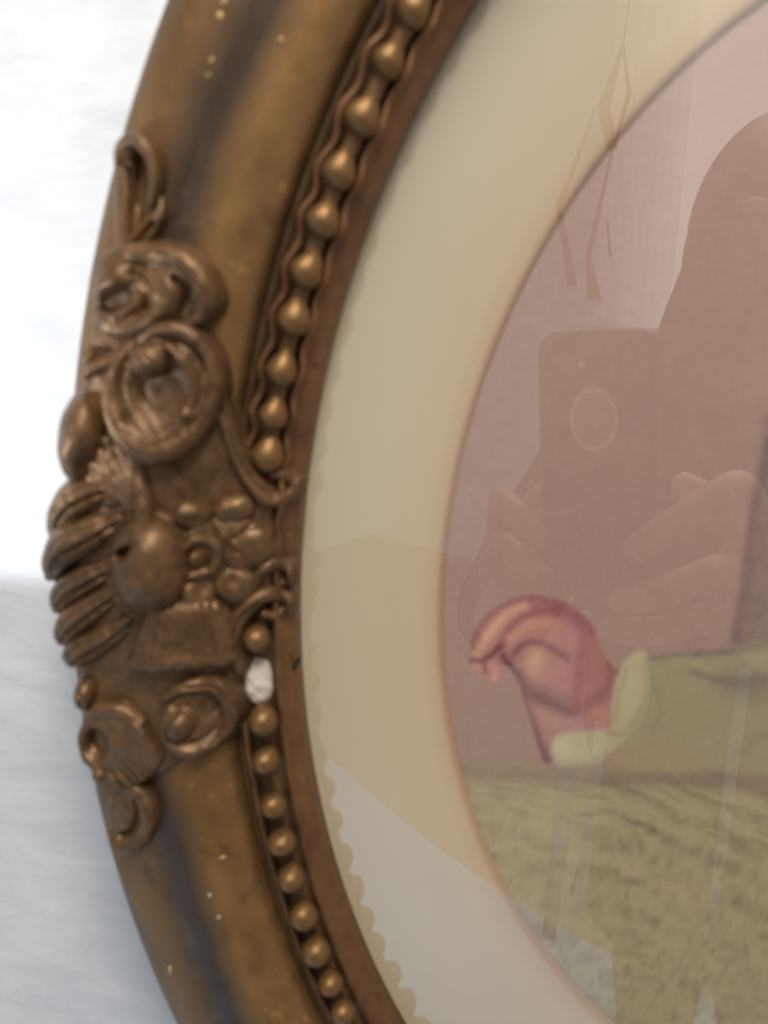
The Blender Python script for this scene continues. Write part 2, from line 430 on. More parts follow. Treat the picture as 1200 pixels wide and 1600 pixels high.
# upper curled lobe with its dark eye
r = Relief(115, 370, 375, 545, 5.5)
r.blob(192, 455, 50, 66, 40, 8)
r.blob(262, 452, 64, 52, 30, 10, blend=14)
r.tube([(156,450,10),(170,414,15),(210,398,18),(256,398,18),(296,408,18),(324,434,19),(336,472,17),(322,498,11)], 1.0, z=14, blend=12)
r.tube([(158,484,10),(182,510,14),(222,510,15),(262,486,14),(286,452,8)], 0.9, z=16, blend=10)
r.cut([(286,436,5),(302,458,8),(296,488,7)], 16); r.cut([(222,428,6),(246,456,8),(238,486,6)], 9); r.cut([(296,416,2),(318,444,3),(322,478,3)], 5)
r.dent(186, 471, 28, 15, 44, -16); r.dent(204, 458, 24, 9, 16, -32)
r.wobble(1.1, 10); crt(r, 'curled_lobe')
r = Relief(120, 525, 285, 610, 7.0)
r.blob(152, 556, 15, 15, 18); r.tube([(146,582,8),(180,566,12),(222,548,12),(256,532,8)], .9, z=4, blend=6); r.cut([(160,580,2.5),(200,566,3),(236,548,2.5)], 4); r.wobble(.8, 8)
crt(r, 'knob')
# upper volute: a cupped leaf rolling round a bud
r = Relief(145, 485, 385, 745, 7.0)
r.blob(256, 612, 88, 102, 26, p=2.2)
r.dent(262, 610, 50, 62, 26, 0, 3.5)
r.tube([(198,556,8),(182,608,13),(194,660,18),(228,694,22),(270,698,22),(308,676,18),(333,638,15),(342,592,13),(333,548,12),(306,520,13),(266,512,12),(234,526,9)], 0.95, z=10, blend=9)
r.tube([(256,536,9),(288,546,12),(308,576,12),(314,612,11),(305,644,12)], 1.15, z=9, blend=6)
r.cut([(322,552,2.5),(334,594,3),(326,638,3),(302,668,3)], 6); r.cut([(240,540,4),(276,530,4),(300,548,4)], 5)
r.blob(305, 643, 13, 14, 17, z=10, blend=3)
r.blob(246, 560, 32, 28, 26, 20, z=10, blend=6); r.cut([(232,548,2),(252,556,2.5),(266,572,2)], 4); r.dent(270, 604, 22, 15, 20, 30)
r.cut([(212,548,4),(200,600,6),(212,652,5)], 7); r.cut([(206,668,3),(248,684,4),(296,668,3)], 4)
r.wobble(1.0, 10); crt(r, 'volute')
# long stem to the bead rim
r = Relief(305, 515, 485, 830, 7.0)
r.tube([(326,528,5),(350,588,9),(361,650,10),(376,706,12),(398,748,14),(424,778,16),(448,778,13),(454,758,10),(444,744,9),(428,742,8)], 1.1, z=3, blend=3)
r.cut([(352,600,2.5),(364,660,3),(382,716,3.5),(406,756,4),(430,774,4)], 6); r.dent(438, 763, 9, 8, 24)
crt(r, 'scroll', floor=-14)
r = Relief(370, 800, 480, 940, 7.5)
r.tube([(400,912,8),(412,890,11),(430,880,12),(446,890,10),(449,907,8),(437,914,7)], 1.2, z=2, blend=3); r.dent(436, 901, 7, 6, 20)
r.blob(430, 853, 13, 22, 14, -25); crt(r, 'scroll', floor=-14)
r = Relief(345, 900, 480, 1050, 7.0)
r.tube([(382,1040,8),(372,998,11),(378,962,13),(396,938,14),(420,927,13),(442,937,11),(444,955,9),(430,963,8),(416,956,6)], 1.15, z=4, blend=3); r.cut([(378,1020,2.5),(374,990,3),(384,958,3.5),(408,936,3.5)], 6); r.dent(426, 947, 9, 6, 22)
crt(r, 'scroll', floor=-14)
# smooth outer lobe
r = Relief(70, 585, 215, 775, 4.0)
r.blob(138, 680, 47, 76, 60, 8, p=2.2); r.cut([(160,612,7),(182,655,9),(182,720,8)], 18); r.dent(158, 722, 18, 24, 18); r.cut([(120,640,3),(112,690,4),(128,738,3)], 4)
r.wobble(1.2, 14); crt(r, 'lobe')
# little fluted fan
r = Relief(125, 660, 280, 840, 6.5)
r.blob(190, 738, 50, 56, 14, 35)
for q in [(146,716,11),(158,697,11),(176,686,11),(196,684,10),(214,692,9),(228,706,8),(152,742,10)]:
    r.tube([(240,806,4),((q[0]*.45+240*.55), (q[1]*.45+806*.55)-4, 8),q], 1.0, z=7, blend=1.5)
r.tube([(240,822,20),(238,790,17),(232,752,13),(222,726,8)], 1.1, z=6, blend=6)
r.wobble(.8, 7); crt(r, 'fluted_fan')
# overlapping shell lobes down the outer side
LOB = [[(208,750,10),(170,756,22),(130,774,30),(103,806,26),(92,828,14)],
       [(204,800,13),(164,820,27),(118,842,32),(91,874,25),(82,894,13)],
       [(206,868,10),(164,886,21),(126,908,25),(101,930,20),(94,945,10)],
       [(214,902,10),(174,928,20),(136,954,25),(111,978,20),(104,992,10)],
       [(232,944,10),(192,974,20),(150,998,25),(127,1012,19),(120,1022,9)]]
for i, q in enumerate(LOB):
    xs_ = [p[0] for p in q]; ys_ = [p[1] for p in q]
    r = Relief(min(xs_)-50, min(ys_)-50, max(xs_)+45, max(ys_)+50, 5.2+0.4*(i % 2))
    r.tube(q, 1.05, z=6)
    r.cut([(p[0]+4, p[1]+p[2]*.30, 4.5) for p in q[:4]], 9); r.cut([(p[0]+2, p[1]-p[2]*.42, 3) for p in q[:4]], 5); r.cut([(p[0]+6, p[1]+p[2]*.72, 3) for p in q[:4]], 4)
    r.wobble(2.2, 11); crt(r, 'shell_lobe')
# egg-shaped boss and its collar
r = Relief(150, 770, 340, 985, 8.0)
r.blob(241, 874, 68, 82, 16, 0, p=2.4); r.cut([(241+61*math.cos(a), 874+75*math.sin(a), 4) for a in np.linspace(0, 2*np.pi, 24)], 8, 3)
r.wobble(1.4, 9); crt(r, 'collar')
r = Relief(165, 775, 325, 965, 10.0)
r.blob(241, 874, 56, 70, 44, -4, p=2.6); r.dent(214, 850, 14, 9, 26, -35, 4); r.dent(228, 838, 14, 6, 8, -30); r.dent(250, 932, 32, 8, 4); r.dent(206, 900, 12, 30, 4); r.wobble(1.1, 16)
crt(r, 'boss')
# flower beside the boss
def petal(cx, cy, rx, ry, ang):
    r = Relief(cx-60, cy-60, cx+60, cy+60, 8.0); r.blob(cx, cy, rx, ry, 19, ang, p=2.4); r.dent(cx*.85+352*.15, cy*.85+852*.15, rx*.5, ry*.5, 6); r.wobble(1.0, 10); crt(r, 'petal')
for q in [(316,794,27,22,20), (374,790,30,23,-15), (404,850,31,33,0), (376,906,33,28,30), (325,916,24,28,0)]: petal(*q)
r = Relief(275, 785, 435, 935, 8.4); r.blob(354, 852, 54, 52, 11, p=2.6)
for a in (15, 75, 130, 250, 320): r.cut([(354+22*math.cos(math.radians(a)), 852+22*math.sin(math.radians(a)), 2.5), (354+40*math.cos(math.radians(a)), 852+40*math.sin(math.radians(a)), 3), (354+60*math.cos(math.radians(a)), 852+58*math.sin(math.radians(a)), 3.5)], 6)
r.wobble(1.5, 10); crt(r, 'flower_disc')
r = Relief(270, 810, 375, 915, 9.6)
r.tube([(300,848,6),(318,834,8),(340,841,10),(348,862,10),(337,884,9),(314,888,7)], 1.0, z=3, blend=3); r.blob(320, 862, 13, 13, 14, blend=2); r.wobble(.8, 6); crt(r, 'flower_eye')
# striated husk under the boss
r = Relief(200, 910, 405, 1070, 7.0)
sd = poly_sd(r.X, r.Y, catmull(np.array([(245,925),(335,930),(366,975),(374,1036),(330,1042),(245,1034),(218,1004),(245,925)], float), 4)[:-1])
r.H = np.where(sd < 0, 24*np.sqrt(1-np.clip(1+sd/26, 0, 1)**2), -sd*3.2)
ux = (r.X-296)/(40+0.32*(r.Y-925))
r.H += np.where(sd < 0, 1.9*np.sin(ux*26)*np.clip((r.X-235)/50, 0, 1), 0)
r.tube([(220,1022,7),(262,1020,11),(305,1018,12),(352,1030,8)], .9, z=15, blend=8); r.cut([(226,1042,5),(290,1040,6),(352,1046,5)], 18)
r.wobble(1, 9); crt(r, 'husk')
# lower volute
r = Relief(235, 1025, 400, 1195, 7.0)
r.blob(317, 1108, 54, 56, 13, p=2.2)
r.tube([(276,1070,8),(308,1056,11),(342,1064,13),(361,1092,13),(363,1124,12),(344,1148,12),(312,1156,11),(284,1142,9),(272,1118,8),(282,1092,8)], 1.15, z=7, blend=2)
r.cut([(300,1056,2),(338,1062,3),(360,1094,3),(360,1126,3),(340,1148,2.5)], 5)
r.blob(298, 1112, 22, 25, 28, 15, z=4, blend=3); r.tube([(300,1132,9),(320,1134,8),(334,1116,6)], 1.0, z=5, blend=3); r.dent(333, 1098, 13, 20, 12); r.wobble(1, 9)
crt(r, 'volute')
r = Relief(115, 1030, 205, 1115, 6.0); r.blob(147, 1070, 19, 26, 26, 10); r.cut([(140,1056,2.5),(150,1072,3),(146,1090,2.5)], 6); r.wobble(1, 7); crt(r, 'knob')
# maned leaf with a round eye
r = Relief(105, 1065, 305, 1255, 5.5)
r.blob(190, 1144, 62, 62, 28, 0, blend=0)
for a in range(9):
    f = a/8; x0 = 178+10*math.sin(f*3); y0 = 1092+f*92; ex = 266-58*f**1.7; ey = 1160+56*f
    r.tube([(x0, y0, 5.5), ((x0+ex)/2+10*(1-f), (y0+ey)/2-10*(1-f), 7), (ex, ey, 3.5)], 1.25, z=16)
r.tube([(146,1112,9),(172,1094,13),(206,1094,12),(236,1110,7)], .9, z=14, blend=6)
r.tube([(164+26*math.cos(a), 1150+30*math.sin(a), 10) for a in np.linspace(0.4, 6.0, 10)], .95, z=17, blend=6, n=4)
r.blob(170, 1190, 12, 11, 13, z=20, blend=3); r.dent(165, 1147, 18, 22, 36)
r.wobble(1.2, 7); crt(r, 'maned_leaf')
# tail hook
r = Relief(145, 1190, 300, 1345, 6.0)
r.blob(206, 1246, 28, 52, 14, 12)
r.tube([(206,1204,14),(230,1224,16),(242,1250,16),(236,1280,16),(214,1300,17),(192,1300,14),(184,1286,9)], 1.0, blend=8); r.cut([(226,1228,3),(230,1252,4),(222,1276,4),(204,1286,4)], 9); r.wobble(1, 9)
crt(r, 'leaf')

# broken bead showing white plaster, with the crack beside it
M_PLASTER = plain('bare_plaster', (0.56, 0.49, 0.41), 0.85, 0, 300, 0.08, 0.3)
r = Relief(370, 1015, 440, 1115, 4.6, 1.4)
r.blob(406, 1064, 22, 36, 16, -6, p=2.4); r.tube([(407,1085,12),(408,1102,6)], .9); r.wobble(1.6, 6)
r.build('plaster_chip', frame, mat=M_PLASTER, lift=-1.5)['label'] = 'bare white plaster where a bead has broken off'
M_CRACK = plain('crack', (0.02, 0.013, 0.008), 0.8)
r = Relief(420, 1020, 480, 1100, 3.4, 1.2)
r.tube([(468,1030,1.2),(457,1046,2.0),(450,1062,2.2),(440,1078,2.2),(433,1084,1.2)], .8, n=5)
r.build('crack', frame, mat=M_CRACK, floor=-6, lift=0.0)
M_FLECK = plain('bright_gilt_fleck', (0.42, 0.30, 0.11), 0.5, 0.3)
M_PALE = plain('pale_chip', (0.36, 0.33, 0.30), 0.8)
def fleck(px, py, rx, ry, mat, name='gilt_fleck', z=12.0):
    P = at(px, py, z); s = None
    r = Relief(px-12, py-12, px+12, py+12, z, 1.0); r.blob(px, py, rx, ry, 2.5, random.uniform(-30, 30)); r.build(name, frame, mat=mat, floor=-8, lift=0.0)
for (px, py, rx, ry, m) in [(352,4,5,8,M_FLECK),(345,27,6,8,M_FLECK),(333,97,4,6,M_FLECK),(328,120,3,4,M_FLECK),(441,65,3.5,6,M_FLECK),
                            (330,1394,3,3.4,M_PALE),(344,1428,3.4,2.4,M_PALE),(268,1512,3,7,M_FLECK),(350,1335,6,2.4,M_FLECK)]:
    fleck(px, py, rx, ry, m, 'gilt_fleck' if m is M_FLECK else 'pale_chip', 0)
for (px, py) in [(366,1212),(362,1226),(364,1240),(361,1254),(363,1263),(362,1276)]:
    fleck(px, py, 3.2, 4.0, M_CRACK if py != 1263 else M_PALE, 'nail_hole', 0)

# ------------------------------------------------------------------ mat, print, glass
MA, MB, MH = A0-39.6, B0-61.0, -18.5
k = NT('aged_mat_board')
geo = k.n('ShaderNodeAttribute'); geo.attribute_name = 'toning'
f1 = k.noise(14, 5, .6); f2 = k.noise(400, 3, .6)
c = k.ramp(geo.outputs['Fac'], [(0.0, (0.51, 0.43, 0.315)), (0.55, (0.535, 0.445, 0.315)), (0.86, (0.545, 0.425, 0.28)), (0.965, (0.50, 0.355, 0.22)), (1.0, (0.36, 0.20, 0.10))])
c = k.mix(0.10, c, k.ramp(f1, [(0.35, (0.40, 0.33, 0.24)), (0.65, (0.56, 0.50, 0.40))]))
k.l(c, k.p.inputs['Base Color']); k.set(Roughness=0.8); k.bump(f2, .06, .0003)
rows = [(1.03, None)]; V = []; tone = []; NR = 40
for j in range(NR+1):
    f = j/NR; a = (A0+4)*(1-f)+MA*f; b = (B0+4)*(1-f)+MB*f; h = -7.5-11.0*f
    V.append(BA(elli(a, b, h, TT))); tone += [f]*NT_
V.append(BA(elli(MA-0.9, MB-0.9, MH-1.2, TT))); tone += [1.0]*NT_
V = np.concatenate(V); F = []
for j in range(NR+1):
    for i in range(NT_):
        i2 = (i+1) % NT_; F.append((j*NT_+i, (j+1)*NT_+i, (j+1)*NT_+i2, j*NT_+i2))
mo = part(mesh_obj('mat_board', V, F, k.m, frame)); mo['label'] = 'cream oval mat board with a browned cut edge'
at_ = mo.data.attributes.new('toning', 'FLOAT', 'POINT'); at_.data.foreach_set('value', np.array(tone, dtype=np.float32))

# the print: a flat hand-tinted photograph, its picture carried as colours on a fine sheet
PH = MH-1.5
xs = np.r_[np.arange(XC-MA-6, 112, 0.45), np.linspace(112, XC+MA+6, 60)]
ys = np.r_[np.linspace(YC-MB-6, -150, 40)[:-1], np.arange(-150, 112, 0.45)]
GX, GY = np.meshgrid(xs, ys); PX = topx(np.stack([GX, GY, np.full(GX.shape, PH)], -1)); U, Vv = PX[..., 0], PX[..., 1]
def vnoise(X, Y, seed=0):
    xi, yi = np.floor(X).astype(int), np.floor(Y).astype(int); fx, fy = X-xi, Y-yi
    fx = fx*fx*(3-2*fx); fy = fy*fy*(3-2*fy)
    def hsh(i, j):
        n = (i*374761393+j*668265263+seed*974634533) & 0x7fffffff; n = ((n ^ (n >> 13))*1274126177) & 0x7fffffff
        return ((n ^ (n >> 16)) & 0xffff)/65535.0
    return (hsh(xi, yi)*(1-fx)+hsh(xi+1, yi)*fx)*(1-fy)+(hsh(xi, yi+1)*(1-fx)+hsh(xi+1, yi+1)*fx)*fy
def fbm(X, Y, seed=0, o=4):
    s = 0; a = .5; t = 0
    for q in range(o): s = s+a*vnoise(X*2**q+17*q, Y*2**q+31*q, seed+q); t += a; a *= .55
    return s/t
IMG = np.zeros(GX.shape+(3,))
def fill(mask, rgb):
    global IMG
    IMG = IMG*(1-mask[..., None])+mask[..., None]*np.array(rgb, float)
def soft(sd, w): 
    q = np.clip(0.5-sd/(2*w), 0, 1); return q*q*(3-2*q)
def shape(pts, w=4, close=True):
    P = catmull(np.array(list(pts)+([pts[0]] if close else []), float), 5)[:-1]; return soft(poly_sd(U, Vv, P), w)
def stroke(pts, w=1.0, p=2.0):
    P = catmull(np.array(pts, float), 6); d, r, u = seg_dist(U, Vv, P[:, :2], P[:, 2]); return np.exp(-(d/np.maximum(r, .5))**p*w)
def spot(cx, cy, rx, ry, ang=0):
    a = math.radians(ang); u = ((U-cx)*math.cos(a)+(Vv-cy)*math.sin(a))/rx; v = (-(U-cx)*math.sin(a)+(Vv-cy)*math.cos(a))/ry
    return np.exp(-(u*u+v*v))
Z = lambda pts: [(720+p[0]/4.138, 900+p[1]/4.138)+tuple(q/4.138 for q in p[2:]) for p in pts]
n1 = fbm(U/90, Vv/90, 3); n2 = fbm(U/14, Vv/14, 9)
IMG[:] = (163, 128, 114)
fill(np.clip((n1-.35)*1.2, 0, .6), (170, 134, 118))
fill(soft(Vv-(1010+0.0*U), 400)*0.35, (158, 130, 118))
# edge of a pillow behind
m = shape([(1192,690),(1240,640),(1700,640),(1700,1060),(1300,1040),(1148,1010),(1160,930)], 10)
fill(m*.9, (140, 112, 104)); fill(m*np.clip((n2-.45)*2.4, 0, .5), (112, 88, 84))
fill(stroke([(1202,690,9),(1178,800,9),(1162,920,9),(1150,1008,9)])*.5, (110, 74, 80))
# blanket
yb = 1192+(U-720)*0.035
m = soft(yb-Vv, 9)
fill(m, (172, 156, 115))
ph = (Vv-yb)-np.where(U > 940, (U-940)*0.40, 0)*np.clip((U-900)/160, 0, 1)+np.where(U < 940, ((U-940)/120)**2*10, 0)
st = fbm(U/34, ph/7.5, 21); fill(m*np.clip((st-.50)*2.2, 0, .42), (128, 108, 80)); fill(m*np.clip((.45-st)*2.2, 0, .35), (184, 166, 122))
row = np.exp(-((ph % 47-23)/6.5)**2); brk = np.clip(fbm(U/15, Vv/11, 41)*2.6-.75, 0, 1)*np.clip(fbm(U/110, ph/60, 8)*3-.95, 0, 1)
fill(m*row*brk*(.24+.60*np.clip((U-850)/130, 0, 1))*np.clip((1500-Vv)/160, .15, 1), (100, 82, 66))
dots = vnoise(U/7.0, Vv/6.0, 77); fill(m*np.clip((dots-.82)*5, 0, .5)*np.clip((Vv-1230)/120, .2, 1), (104, 86, 72))
fill(m*np.clip((n1-.5)*2, 0, .45), (176, 156, 120)); fill(m*np.clip((.45-n1)*2, 0, .3), (158, 144, 98))
fill(np.exp(-((Vv-yb-14)/15)**2)*.62*np.clip(.6+n2*.8, 0, 1), (128, 100, 88))
# garment beyond the cuff
m = shape([(985,1030),(1060,1020),(1130,1016),(1210,998),(1500,980),(1700,1100),(1650,1240),(1330,1236),(1190,1206),(1100,1200),(985,1196),(960,1120)], 7)
fill(m, (158, 147, 112)); fill(m*spot(1165, 1070, 46, 26, 15)*.55, (112, 100, 84)); fill(m*spot(1080, 1110, 60, 30)*.4, (150, 140, 98))
fill(m*stroke([(1000,1032,5),(1060,1022,6),(1130,1018,8),(1200,1004,9)])*.6, (110, 96, 84)); fill(m*stroke([(1080,1050,5),(1140,1066,9),(1200,1062,10)])*.5, (108, 94, 82))
fill(m*stroke([(1090,1018,6),(1110,1008,7),(1130,1014,6)])*.8, (86, 66, 66)); fill(m*stroke([(1150,1180,7),(1190,1150,8),(1240,1140,9)])*.35, (126, 112, 84))
fill(m*stroke([(1010,1036,4),(1030,1110,6),(1010,1170,6)])*.35, (136, 124, 88))
fill(shape([(948,1196),(975,1160),(1010,1148),(1060,1156),(1100,1184),(1112,1200),(1020,1204)], 7)*.8, (168, 144, 108))
# hand and wrist
OUT = Z([(52,500),(66,420),(112,310),(205,222),(320,152),(440,122),(560,140),(680,175),(785,245),(850,330),(902,430),(942,530),(985,600),(1055,632),(1020,720),(990,800),(985,995),(770,1005),(620,1035),(575,1100),(600,1195),(540,1208),(496,1085),(456,940),(408,800),(376,700),(322,612),(292,580),(280,630),(262,680),(218,700),(172,682),(152,640),(100,636),(56,600),(46,550)])
hm = shape(OUT, 4.5)
fill(hm, (178, 116, 110))
H_ = lambda a, c: fill(hm*np.clip(a, 0, 1), c)
H_(stroke(Z([(80,440,50),(205,240,55),(330,165,52),(440,135,50),(560,150,50),(690,190,55),(850,340,50)]))*.7, (134, 62, 70))
H_(stroke(Z([(255,460,30),(310,360,34),(400,275,38),(540,232,46),(680,240,52),(800,300,50)]))*.8, (142, 60, 70))
# index finger seen along its side, then the knuckle of the next
H_(stroke(Z([(112,490,38),(160,400,44),(230,310,46),(310,240,40),(410,192,30)]))*1.0, (206, 150, 118))
H_(stroke(Z([(140,455,18),(200,350,20),(270,275,18)]))*.6, (218, 168, 132))
H_(stroke(Z([(320,400,36),(440,315,46),(570,300,42)]))*.85, (202, 140, 116))
H_(stroke(Z([(560,380,40),(660,400,44),(740,430,40)]))*.45, (190, 118, 112))
H_(stroke(Z([(345,505,22),(395,450,24),(485,428,22),(580,468,26),(690,535,22)]))*.8, (122, 54, 70))
H_(spot(720+482/4.138, 900+550/4.138, 15, 24, 5)*1.0, (214, 166, 128)); H_(spot(720+600/4.138, 900+640/4.138, 34, 24, 35)*.6, (188, 122, 112))
# finger tips curled under
H_(stroke(Z([(60,548,14),(140,545,17),(195,512,18),(255,450,18)]))*.95, (104, 40, 56))
H_(stroke(Z([(272,520,26),(305,562,26),(338,610,20)]))*.9, (98, 38, 54))
H_(stroke(Z([(212,565,22),(220,625,28),(218,668,20)]))*.9, (206, 136, 122)); H_(spot(720+215/4.138, 900+655/4.138, 4, 3.5)*.7, (224, 164, 146))
H_(stroke(Z([(150,565,12),(160,625,12)]))*.85, (120, 54, 66)); H_(spot(720+98/4.138, 900+590/4.138, 9, 7)*.85, (204, 134, 122))
H_(stroke(Z([(365,640,42),(415,735,50),(540,800,58),(700,880,46)]))*.85, (112, 58, 72)); H_(stroke(Z([(470,700,26),(600,745,30),(700,800,26)]))*.4, (150, 92, 100))
H_(stroke(Z([(700,895,36),(820,840,44),(940,745,44),(970,610,34)]))*.6, (134, 72, 70))
H_(stroke(Z([(805,320,36),(785,520,46),(760,700,42),(742,890,26)]))*.65, (154, 66, 62))
H_(stroke(Z([(880,420,38),(900,560,46),(885,700,46)]))*.5, (164, 96, 88))
H_(stroke(Z([(500,890,50),(620,945,60),(760,965,46)]))*.85, (184, 128, 116)); H_(stroke(Z([(860,890,60),(955,910,50)]))*.8, (192, 126, 106))
H_(stroke(Z([(392,780,26),(436,920,36),(498,1080,42),(555,1195,36)]))*.9, (98, 54, 62)); H_(stroke(Z([(960,560,26),(1010,605,30),(1050,635,24)]))*.75, (116, 58, 60))
# cuff: a soft turned-back band
cu = shape([(862,1176),(864,1156),(880,1145),(920,1141),(952,1138),(956,1100),(962,1064),(974,1036),(990,1020),(1008,1018),(1014,1050),(1012,1090),(1002,1124),(985,1146),(962,1170),(938,1190),(900,1197),(872,1194)], 5)
fill(cu, (186, 171, 132)); fill(cu*stroke([(946,1144,6),(975,1146,7),(1000,1110,6)])*.45, (152, 136, 104)); fill(cu*spot(880, 1168, 16, 22)*.6, (206, 194, 160)); fill(cu*spot(984, 1070, 13, 36, 10)*.45, (200, 187, 146))
fill(cu*stroke([(962,1140,3),(966,1090,3.5),(980,1042,3)])*.4, (160, 132, 108)); fill(cu*stroke([(1010,1030,4),(1008,1090,5),(990,1136,4)])*.4, (150, 138, 104)); fill(cu*stroke([(876,1190,4),(915,1192,4),(950,1178,4)])*.4, (150, 130, 100))
IMG = IMG*0.92+IMG.mean(-1, keepdims=True)*0.08+2
IMG += (n2[..., None]-.5)*9+(rng.random(GX.shape)[..., None]-.5)*7
ny, nx = GX.shape
me = bpy.data.meshes.new('photograph_print')
idx = np.arange(ny*nx).reshape(ny, nx)
inside = ((GX-XC)/(MA+5))**2+((GY-YC)/(MB+5))**2 < 1
fm = inside[:-1, :-1] & inside[1:, 1:]; q = np.stack([idx[:-1, :-1][fm], idx[:-1, 1:][fm], idx[1:, 1:][fm], idx[1:, :-1][fm]], 1)
me.from_pydata(BA(np.stack([GX, GY, np.full(GX.shape, PH)], -1)).reshape(-1, 3).tolist(), [], q.tolist())
ca = me.color_attributes.new('picture', 'FLOAT_COLOR', 'POINT')
ca.data.foreach_set('color', np.concatenate([lin(np.clip(IMG, 0, 255)), np.ones(GX.shape+(1,))], -1).reshape(-1).astype(np.float32))
k = NT('printed_photograph'); an = k.n('ShaderNodeAttribute'); an.attribute_name = 'picture'
f = k.noise(900, 3, .6); k.l(k.mix(0.12, an.outputs['Color'], k.ramp(f, [(.3, (.15, .12, .1)), (.7, (.5, .42, .36))]), 'MIX'), k.p.inputs['Base Color']); k.set(Roughness=.7)
me.materials.append(k.m)
po = link(bpy.data.objects.new('photograph_print', me), frame); part(po); po['label'] = 'hand-tinted photograph of a small raised hand above a blanket'

k = NT('old_glass'); k.t.nodes.remove(k.p)
tr = k.n('ShaderNodeBsdfTransparent'); tr.inputs[0].default_value = (0.985, 0.985, 0.97, 1)
gl = k.n('ShaderNodeBsdfGlossy'); gl.inputs['Roughness'].default_value = 0.006
# Schlick reflectance of a thin pane (two surfaces), the same from both sides
ge = k.n('ShaderNodeNewGeometry'); dt = k.n('ShaderNodeVectorMath', operation='DOT_PRODUCT'); k.l(ge.outputs['Normal'], dt.inputs[0]); k.l(ge.outputs['Incoming'], dt.inputs[1])
ab = k.n('ShaderNodeMath', operation='ABSOLUTE'); k.l(dt.outputs['Value'], ab.inputs[0])
om = k.n('ShaderNodeMath', operation='SUBTRACT'); om.inputs[0].default_value = 1.0; k.l(ab.outputs[0], om.inputs[1])
pw = k.n('ShaderNodeMath', operation='POWER'); k.l(om.outputs[0], pw.inputs[0]); pw.inputs[1].default_value = 5.0
mu = k.n('ShaderNodeMath', operation='MULTIPLY_ADD'); mu.use_clamp = True; k.l(pw.outputs[0], mu.inputs[0]); mu.inputs[1].default_value = 0.90; mu.inputs[2].default_value = 0.112
mx = k.n('ShaderNodeMixShader'); k.l(mu.outputs[0], mx.inputs[0]); k.l(tr.outputs[0], mx.inputs[1]); k.l(gl.outputs[0], mx.inputs[2]); k.l(mx.outputs[0], k.out.inputs[0])
HD = 24.8; NR = 60; V = [B((XC, YC, HD-5.0))]; F = []
for j in range(1, NR+1):
    f = j/NR*1.004; V += [Vector(v) for v in BA(elli(A0*f, B0*f, HD*(1-f*f)-5.0, TT))]
for i in range(NT_): F.append((0, 1+i, 1+(i+1) % NT_))
for j in range(NR-1):
    for i in range(NT_):
        i2 = (i+1) % NT_; F.append((1+j*NT_+i, 1+(j+1)*NT_+i, 1+(j+1)*NT_+i2, 1+j*NT_+i2))
go = part(mesh_obj('glass', V, F, k.m, frame)); go['label'] = 'domed glass over the picture'

# ------------------------------------------------------------------ the photographer's phone
# (seen as a reflection in the domed glass; the camera is its lens)
def rbox(name, x0, x1, y0, y1, d0, d1, rad, mat, parent, bev=2.0, seg=8):
    """rounded slab in the phone's own axes"""
    pts = []
    for cx, cy, a0 in ((x1-rad, y1-rad, 0), (x0+rad, y1-rad, 90), (x0+rad, y0+rad, 180), (x1-rad, y0+rad, 270)):
        for q in range(seg+1):
            a = math.radians(a0+90*q/seg); pts.append((cx, cy, math.cos(a), math.sin(a)))
    n = len(pts); V = []; F = []
    lv = [(d0, rad-bev), (d0+bev*.3, rad-bev*.3), (d0+bev, rad), (d1-bev, rad), (d1-bev*.3, rad-bev*.3), (d1, rad-bev)]
    for d, rr in lv:
        for cx, cy, c_, s_ in pts: V.append(BA(camp(cx+rr*c_, cy+rr*s_, d)))
    for j in range(len(lv)-1):
        for i in range(n): F.append((j*n+i, j*n+(i+1) % n, (j+1)*n+(i+1) % n, (j+1)*n+i))
    F.append(tuple(range(n))[::-1]); F.append(tuple((len(lv)-1)*n+i for i in range(n)))
    return mesh_obj(name, V, F, mat, parent)
phone = empty('phone', B(camp(-19, -130, 9)))
tag(phone, 'dark phone with an oval badge held up before the glass', 'phone')
PINV = Matrix.Translation(-phone.location)
M_PHONE = plain('phone_shell', (0.035, 0.030, 0.028), 0.4); M_BADGE = plain('phone_badge', (0.36, 0.34, 0.27), 0.35, .3); M_RIM = plain('phone_badge_rim', (0.85, 0.82, 0.66), 0.5, 0.0)
M_LENS = plain('lens_glass', (0.01, 0.01, 0.012), 0.08); M_SCREEN = plain('phone_screen', (0.02, 0.02, 0.024), 0.1); M_RED = plain('lens_surround', (0.40, 0.12, 0.05), 0.4)
def pp(o): o.matrix_parent_inverse = PINV; return o
pp(rbox('shell', -60, 23, -130, 21, 4, 14, 13, M_PHONE, phone, 3))
pp(rbox('screen', -57, 20, -122, 12, 14.0, 14.4, 6, M_SCREEN, phone, .15))
def disc(name, cx, cy, rx, ry, d0, d1, mat, inner=0.0, n=40):
    V = []; F = []
    for d in (d0, d1):
        for i in range(n):
            a = 2*math.pi*i/n; V.append(BA(camp(cx+rx*math.cos(a), cy+ry*math.sin(a), d)))
    if inner:
        for d in (d0, d1):
            for i in range(n):
                a = 2*math.pi*i/n; V.append(BA(camp(cx+rx*inner*math.cos(a), cy+ry*inner*math.sin(a), d)))
    for i in range(n):
        j = (i+1) % n; F.append((i, j, n+j, n+i))
        if inner: F += [(i, 2*n+i, 2*n+j, j), (2*n+i, 3*n+i, 3*n+j, 2*n+j)]
    if not inner: F.append(tuple(range(n)))
    return pp(mesh_obj(name, V, F, mat, phone, False))
disc('badge', -20, -31, 13.5, 16.5, 3.6, 4.2, M_BADGE); disc('badge_rim', -20, -31, 16.5, 19.8, 3.3, 4.2, M_RIM, .83)
